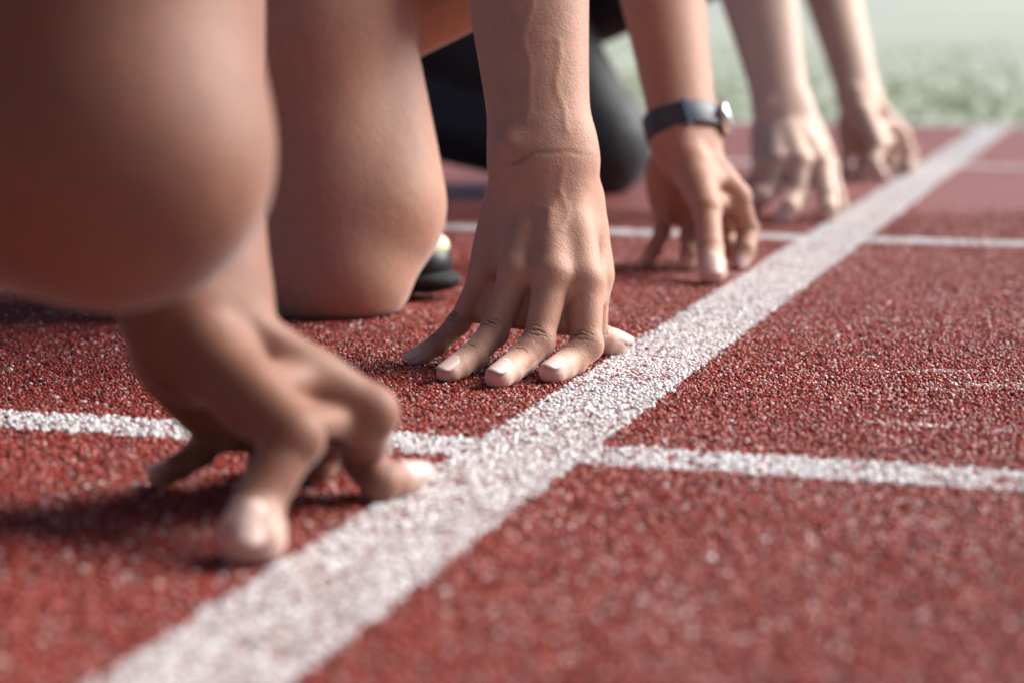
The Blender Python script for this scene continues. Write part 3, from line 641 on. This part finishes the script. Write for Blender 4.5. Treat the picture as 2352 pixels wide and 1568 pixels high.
b2 = mk(.53, kneeR=P(768, 603, 1.785), hipR=A3(-.385, .50, .50), hipL=A3(-.46, .64, .47), ankR=A3(-.72, .47, .11), toeR=A3(-.84, .47, .03), krR=.061, extra=[Cap(P(818, 470, 1.80), P(742, -30, 1.82), .0770, .0700)],
        kneeL=A3(-.06, .62, .375), ankL=A3(-.50, .655, .155), toeL=A3(-.260, .612, .022), elR=hand2R['E'], elL=hand2L['E'])
b3 = mk(1.74, kneeR=A3(-.425, 1.77, .070), hipR=A3(-.66, 1.72, .47), hipL=A3(-.62, 1.90, .48), ankR=A3(-.82, 1.76, .185), toeR=A3(-.90, 1.76, .03), krR=.074, extra_t=[Cap(A3(-.46, 1.755, .070), A3(-.82, 1.75, .135), .066, .060), Cap(A3(-.50, 1.76, .16), A3(-.66, 1.75, .25), .075, .085)],
        kneeL=A3(-.10, 1.90, .40), ankL=A3(-.62, 1.90, .18), toeL=A3(-.46, 1.90, .03), elR=hand3R['E'], elL=hand3L['E'])
GR = 'sprinters crouching at the start line'
build_person('person', 'nearest crouching runner with a big bare knee raised above one bridged hand', b1, {'L': hand1L, 'R': hand1R}, M_SKIN1, M_SHIRT, group=GR)
build_person('person', 'bare legged runner kneeling on one knee with spread right hand flat behind the white line', b2, {'R': hand2R, 'L': hand2L}, M_SKIN2, M_SHIRT2, group=GR)
build_person('person', 'farthest runner in black tights with pale arms and both hands behind the white line', b3, {'R': hand3R, 'L': hand3L}, M_SKIN3, M_SHIRT, tights=True, group=GR)

# ------------------------------------------------------------------ wristwatch on the second runner's left wrist
def watch():
    W, E = hand2L['W'], hand2L['E']; fa = unit(E - W); side = unit(np.cross(fa, hand2L['N'])); Nf = unit(np.cross(side, fa))
    c = P(1378 + 540 * .3515, 137.8 + 455 * .3515, 2.118)
    c = W + fa * ((c - W) @ fa)
    ra = .0395; rb = .0375 * hand2L['thick'] + .0008
    face = unit(RT * .97 + FW * .12 + UP * .20)                    # the side the case sits on
    ax = unit(fa - .10 * RT)                                     # strap tilts a little
    s2 = unit(side - ax * (side @ ax)); n2 = np.cross(ax, s2)
    root = empty('wristwatch', c); tag(root, 'steel wristwatch with a black leather strap on the wrist of the kneeling runner', 'watch')
    def ringp(a, r_off, h): return c + s2 * math.cos(a) * (ra + r_off) + n2 * math.sin(a) * (rb + r_off) + ax * h
    n = 72; V = []; F = []
    prof = [(0.0006, -.0122), (0.0030, -.0122), (0.0036, -.0100), (0.0036, .0100), (0.0030, .0122), (0.0006, .0122)]; m_ = len(prof)
    for i in range(n):
        for r_, h_ in prof: V.append(ringp(2 * math.pi * i / n, r_, h_))
    for i in range(n):
        for j in range(m_): F.append((i * m_ + j, ((i + 1) % n) * m_ + j, ((i + 1) % n) * m_ + (j + 1) % m_, i * m_ + (j + 1) % m_))
    st = link_mesh('strap', V, F, M_STRAP, root)
    def ang_of(dv): return math.atan2((dv @ n2) / rb, (dv @ s2) / ra)
    ac = ang_of(-FW + RT * .05)                                     # buckle faces the camera side
    def box_on(name, a, hw, hh, r0, r1, mt, parent, h0=0.0):
        o_ = ringp(a, 0, h0); nr = unit(s2 * math.cos(a) / ra + n2 * math.sin(a) / rb); tg = np.cross(ax, nr); V = []
        for r_ in (r0, r1):
            for sx, sy in ((-1, -1), (1, -1), (1, 1), (-1, 1)): V.append(o_ + nr * r_ + tg * sx * hw + ax * sy * hh)
        return link_mesh(name, V, [(0, 3, 2, 1), (4, 5, 6, 7), (0, 1, 5, 4), (1, 2, 6, 5), (2, 3, 7, 6), (3, 0, 4, 7)], mt, parent, smooth=False)
    bk = box_on('buckle', ac, .0022, .0145, .0005, .0060, M_STEEL, root)
    for q in (-.010, .010): box_on('keeper', ac + q * 22 - .35, .0030, .0115, .0030, .0052, M_STRAP, root) if q < 0 else None
    box_on('strap_tail', ac - .42, .012, .0105, .0030, .0052, M_STRAP, root)
    af = ang_of(face); o_ = ringp(af, .0010, 0); nr = unit(s2 * math.cos(af) / ra + n2 * math.sin(af) / rb)
    e1 = unit(np.cross(nr, ax)); e2 = np.cross(nr, e1)
    def lathe(name, prof, mt, seg=40, center=o_):
        V = []; F = []
        for r_, h_ in prof:
            for i in range(seg): a = 2 * math.pi * i / seg; V.append(center + e1 * math.cos(a) * r_ + e2 * math.sin(a) * r_ + nr * h_)
        for k in range(len(prof) - 1):
            for i in range(seg): F.append((k * seg + i, k * seg + (i + 1) % seg, (k + 1) * seg + (i + 1) % seg, (k + 1) * seg + i))
        return link_mesh(name, V, F, mt, root)
    lathe('case', [(.001, -.001), (.0165, -.001), (.0182, .002), (.0182, .007), (.0170, .0088), (.0150, .0095), (.0146, .0085)], M_STEEL)
    lathe('dial', [(.0148, .0078), (.0001, .0078)], M_DIAL)
    lathe('crystal', [(.0147, .0090), (.011, .0102), (.006, .0107), (.0001, .0108)], M_GLASS)
    cp = o_ + nr * .0045; cd = e1 if e1 @ UP > 0 else -e1
    f = simple_field([Cap(cp + cd * .0175, cp + cd * .0215, .0030, .0030)], .0008, .001); link_mesh('crown', *f.mesh(), M_STEEL, root)
    for sx in (-1, 1):
        f = simple_field([Cap(cp + ax * sx * .0165 + unit(np.cross(ax, nr)) * q, cp + ax * sx * .0165 - nr * .008 + unit(np.cross(ax, nr)) * q, .0022, .0020) for q in (-.009, .009)], .0009, .001)
    return root
watch()
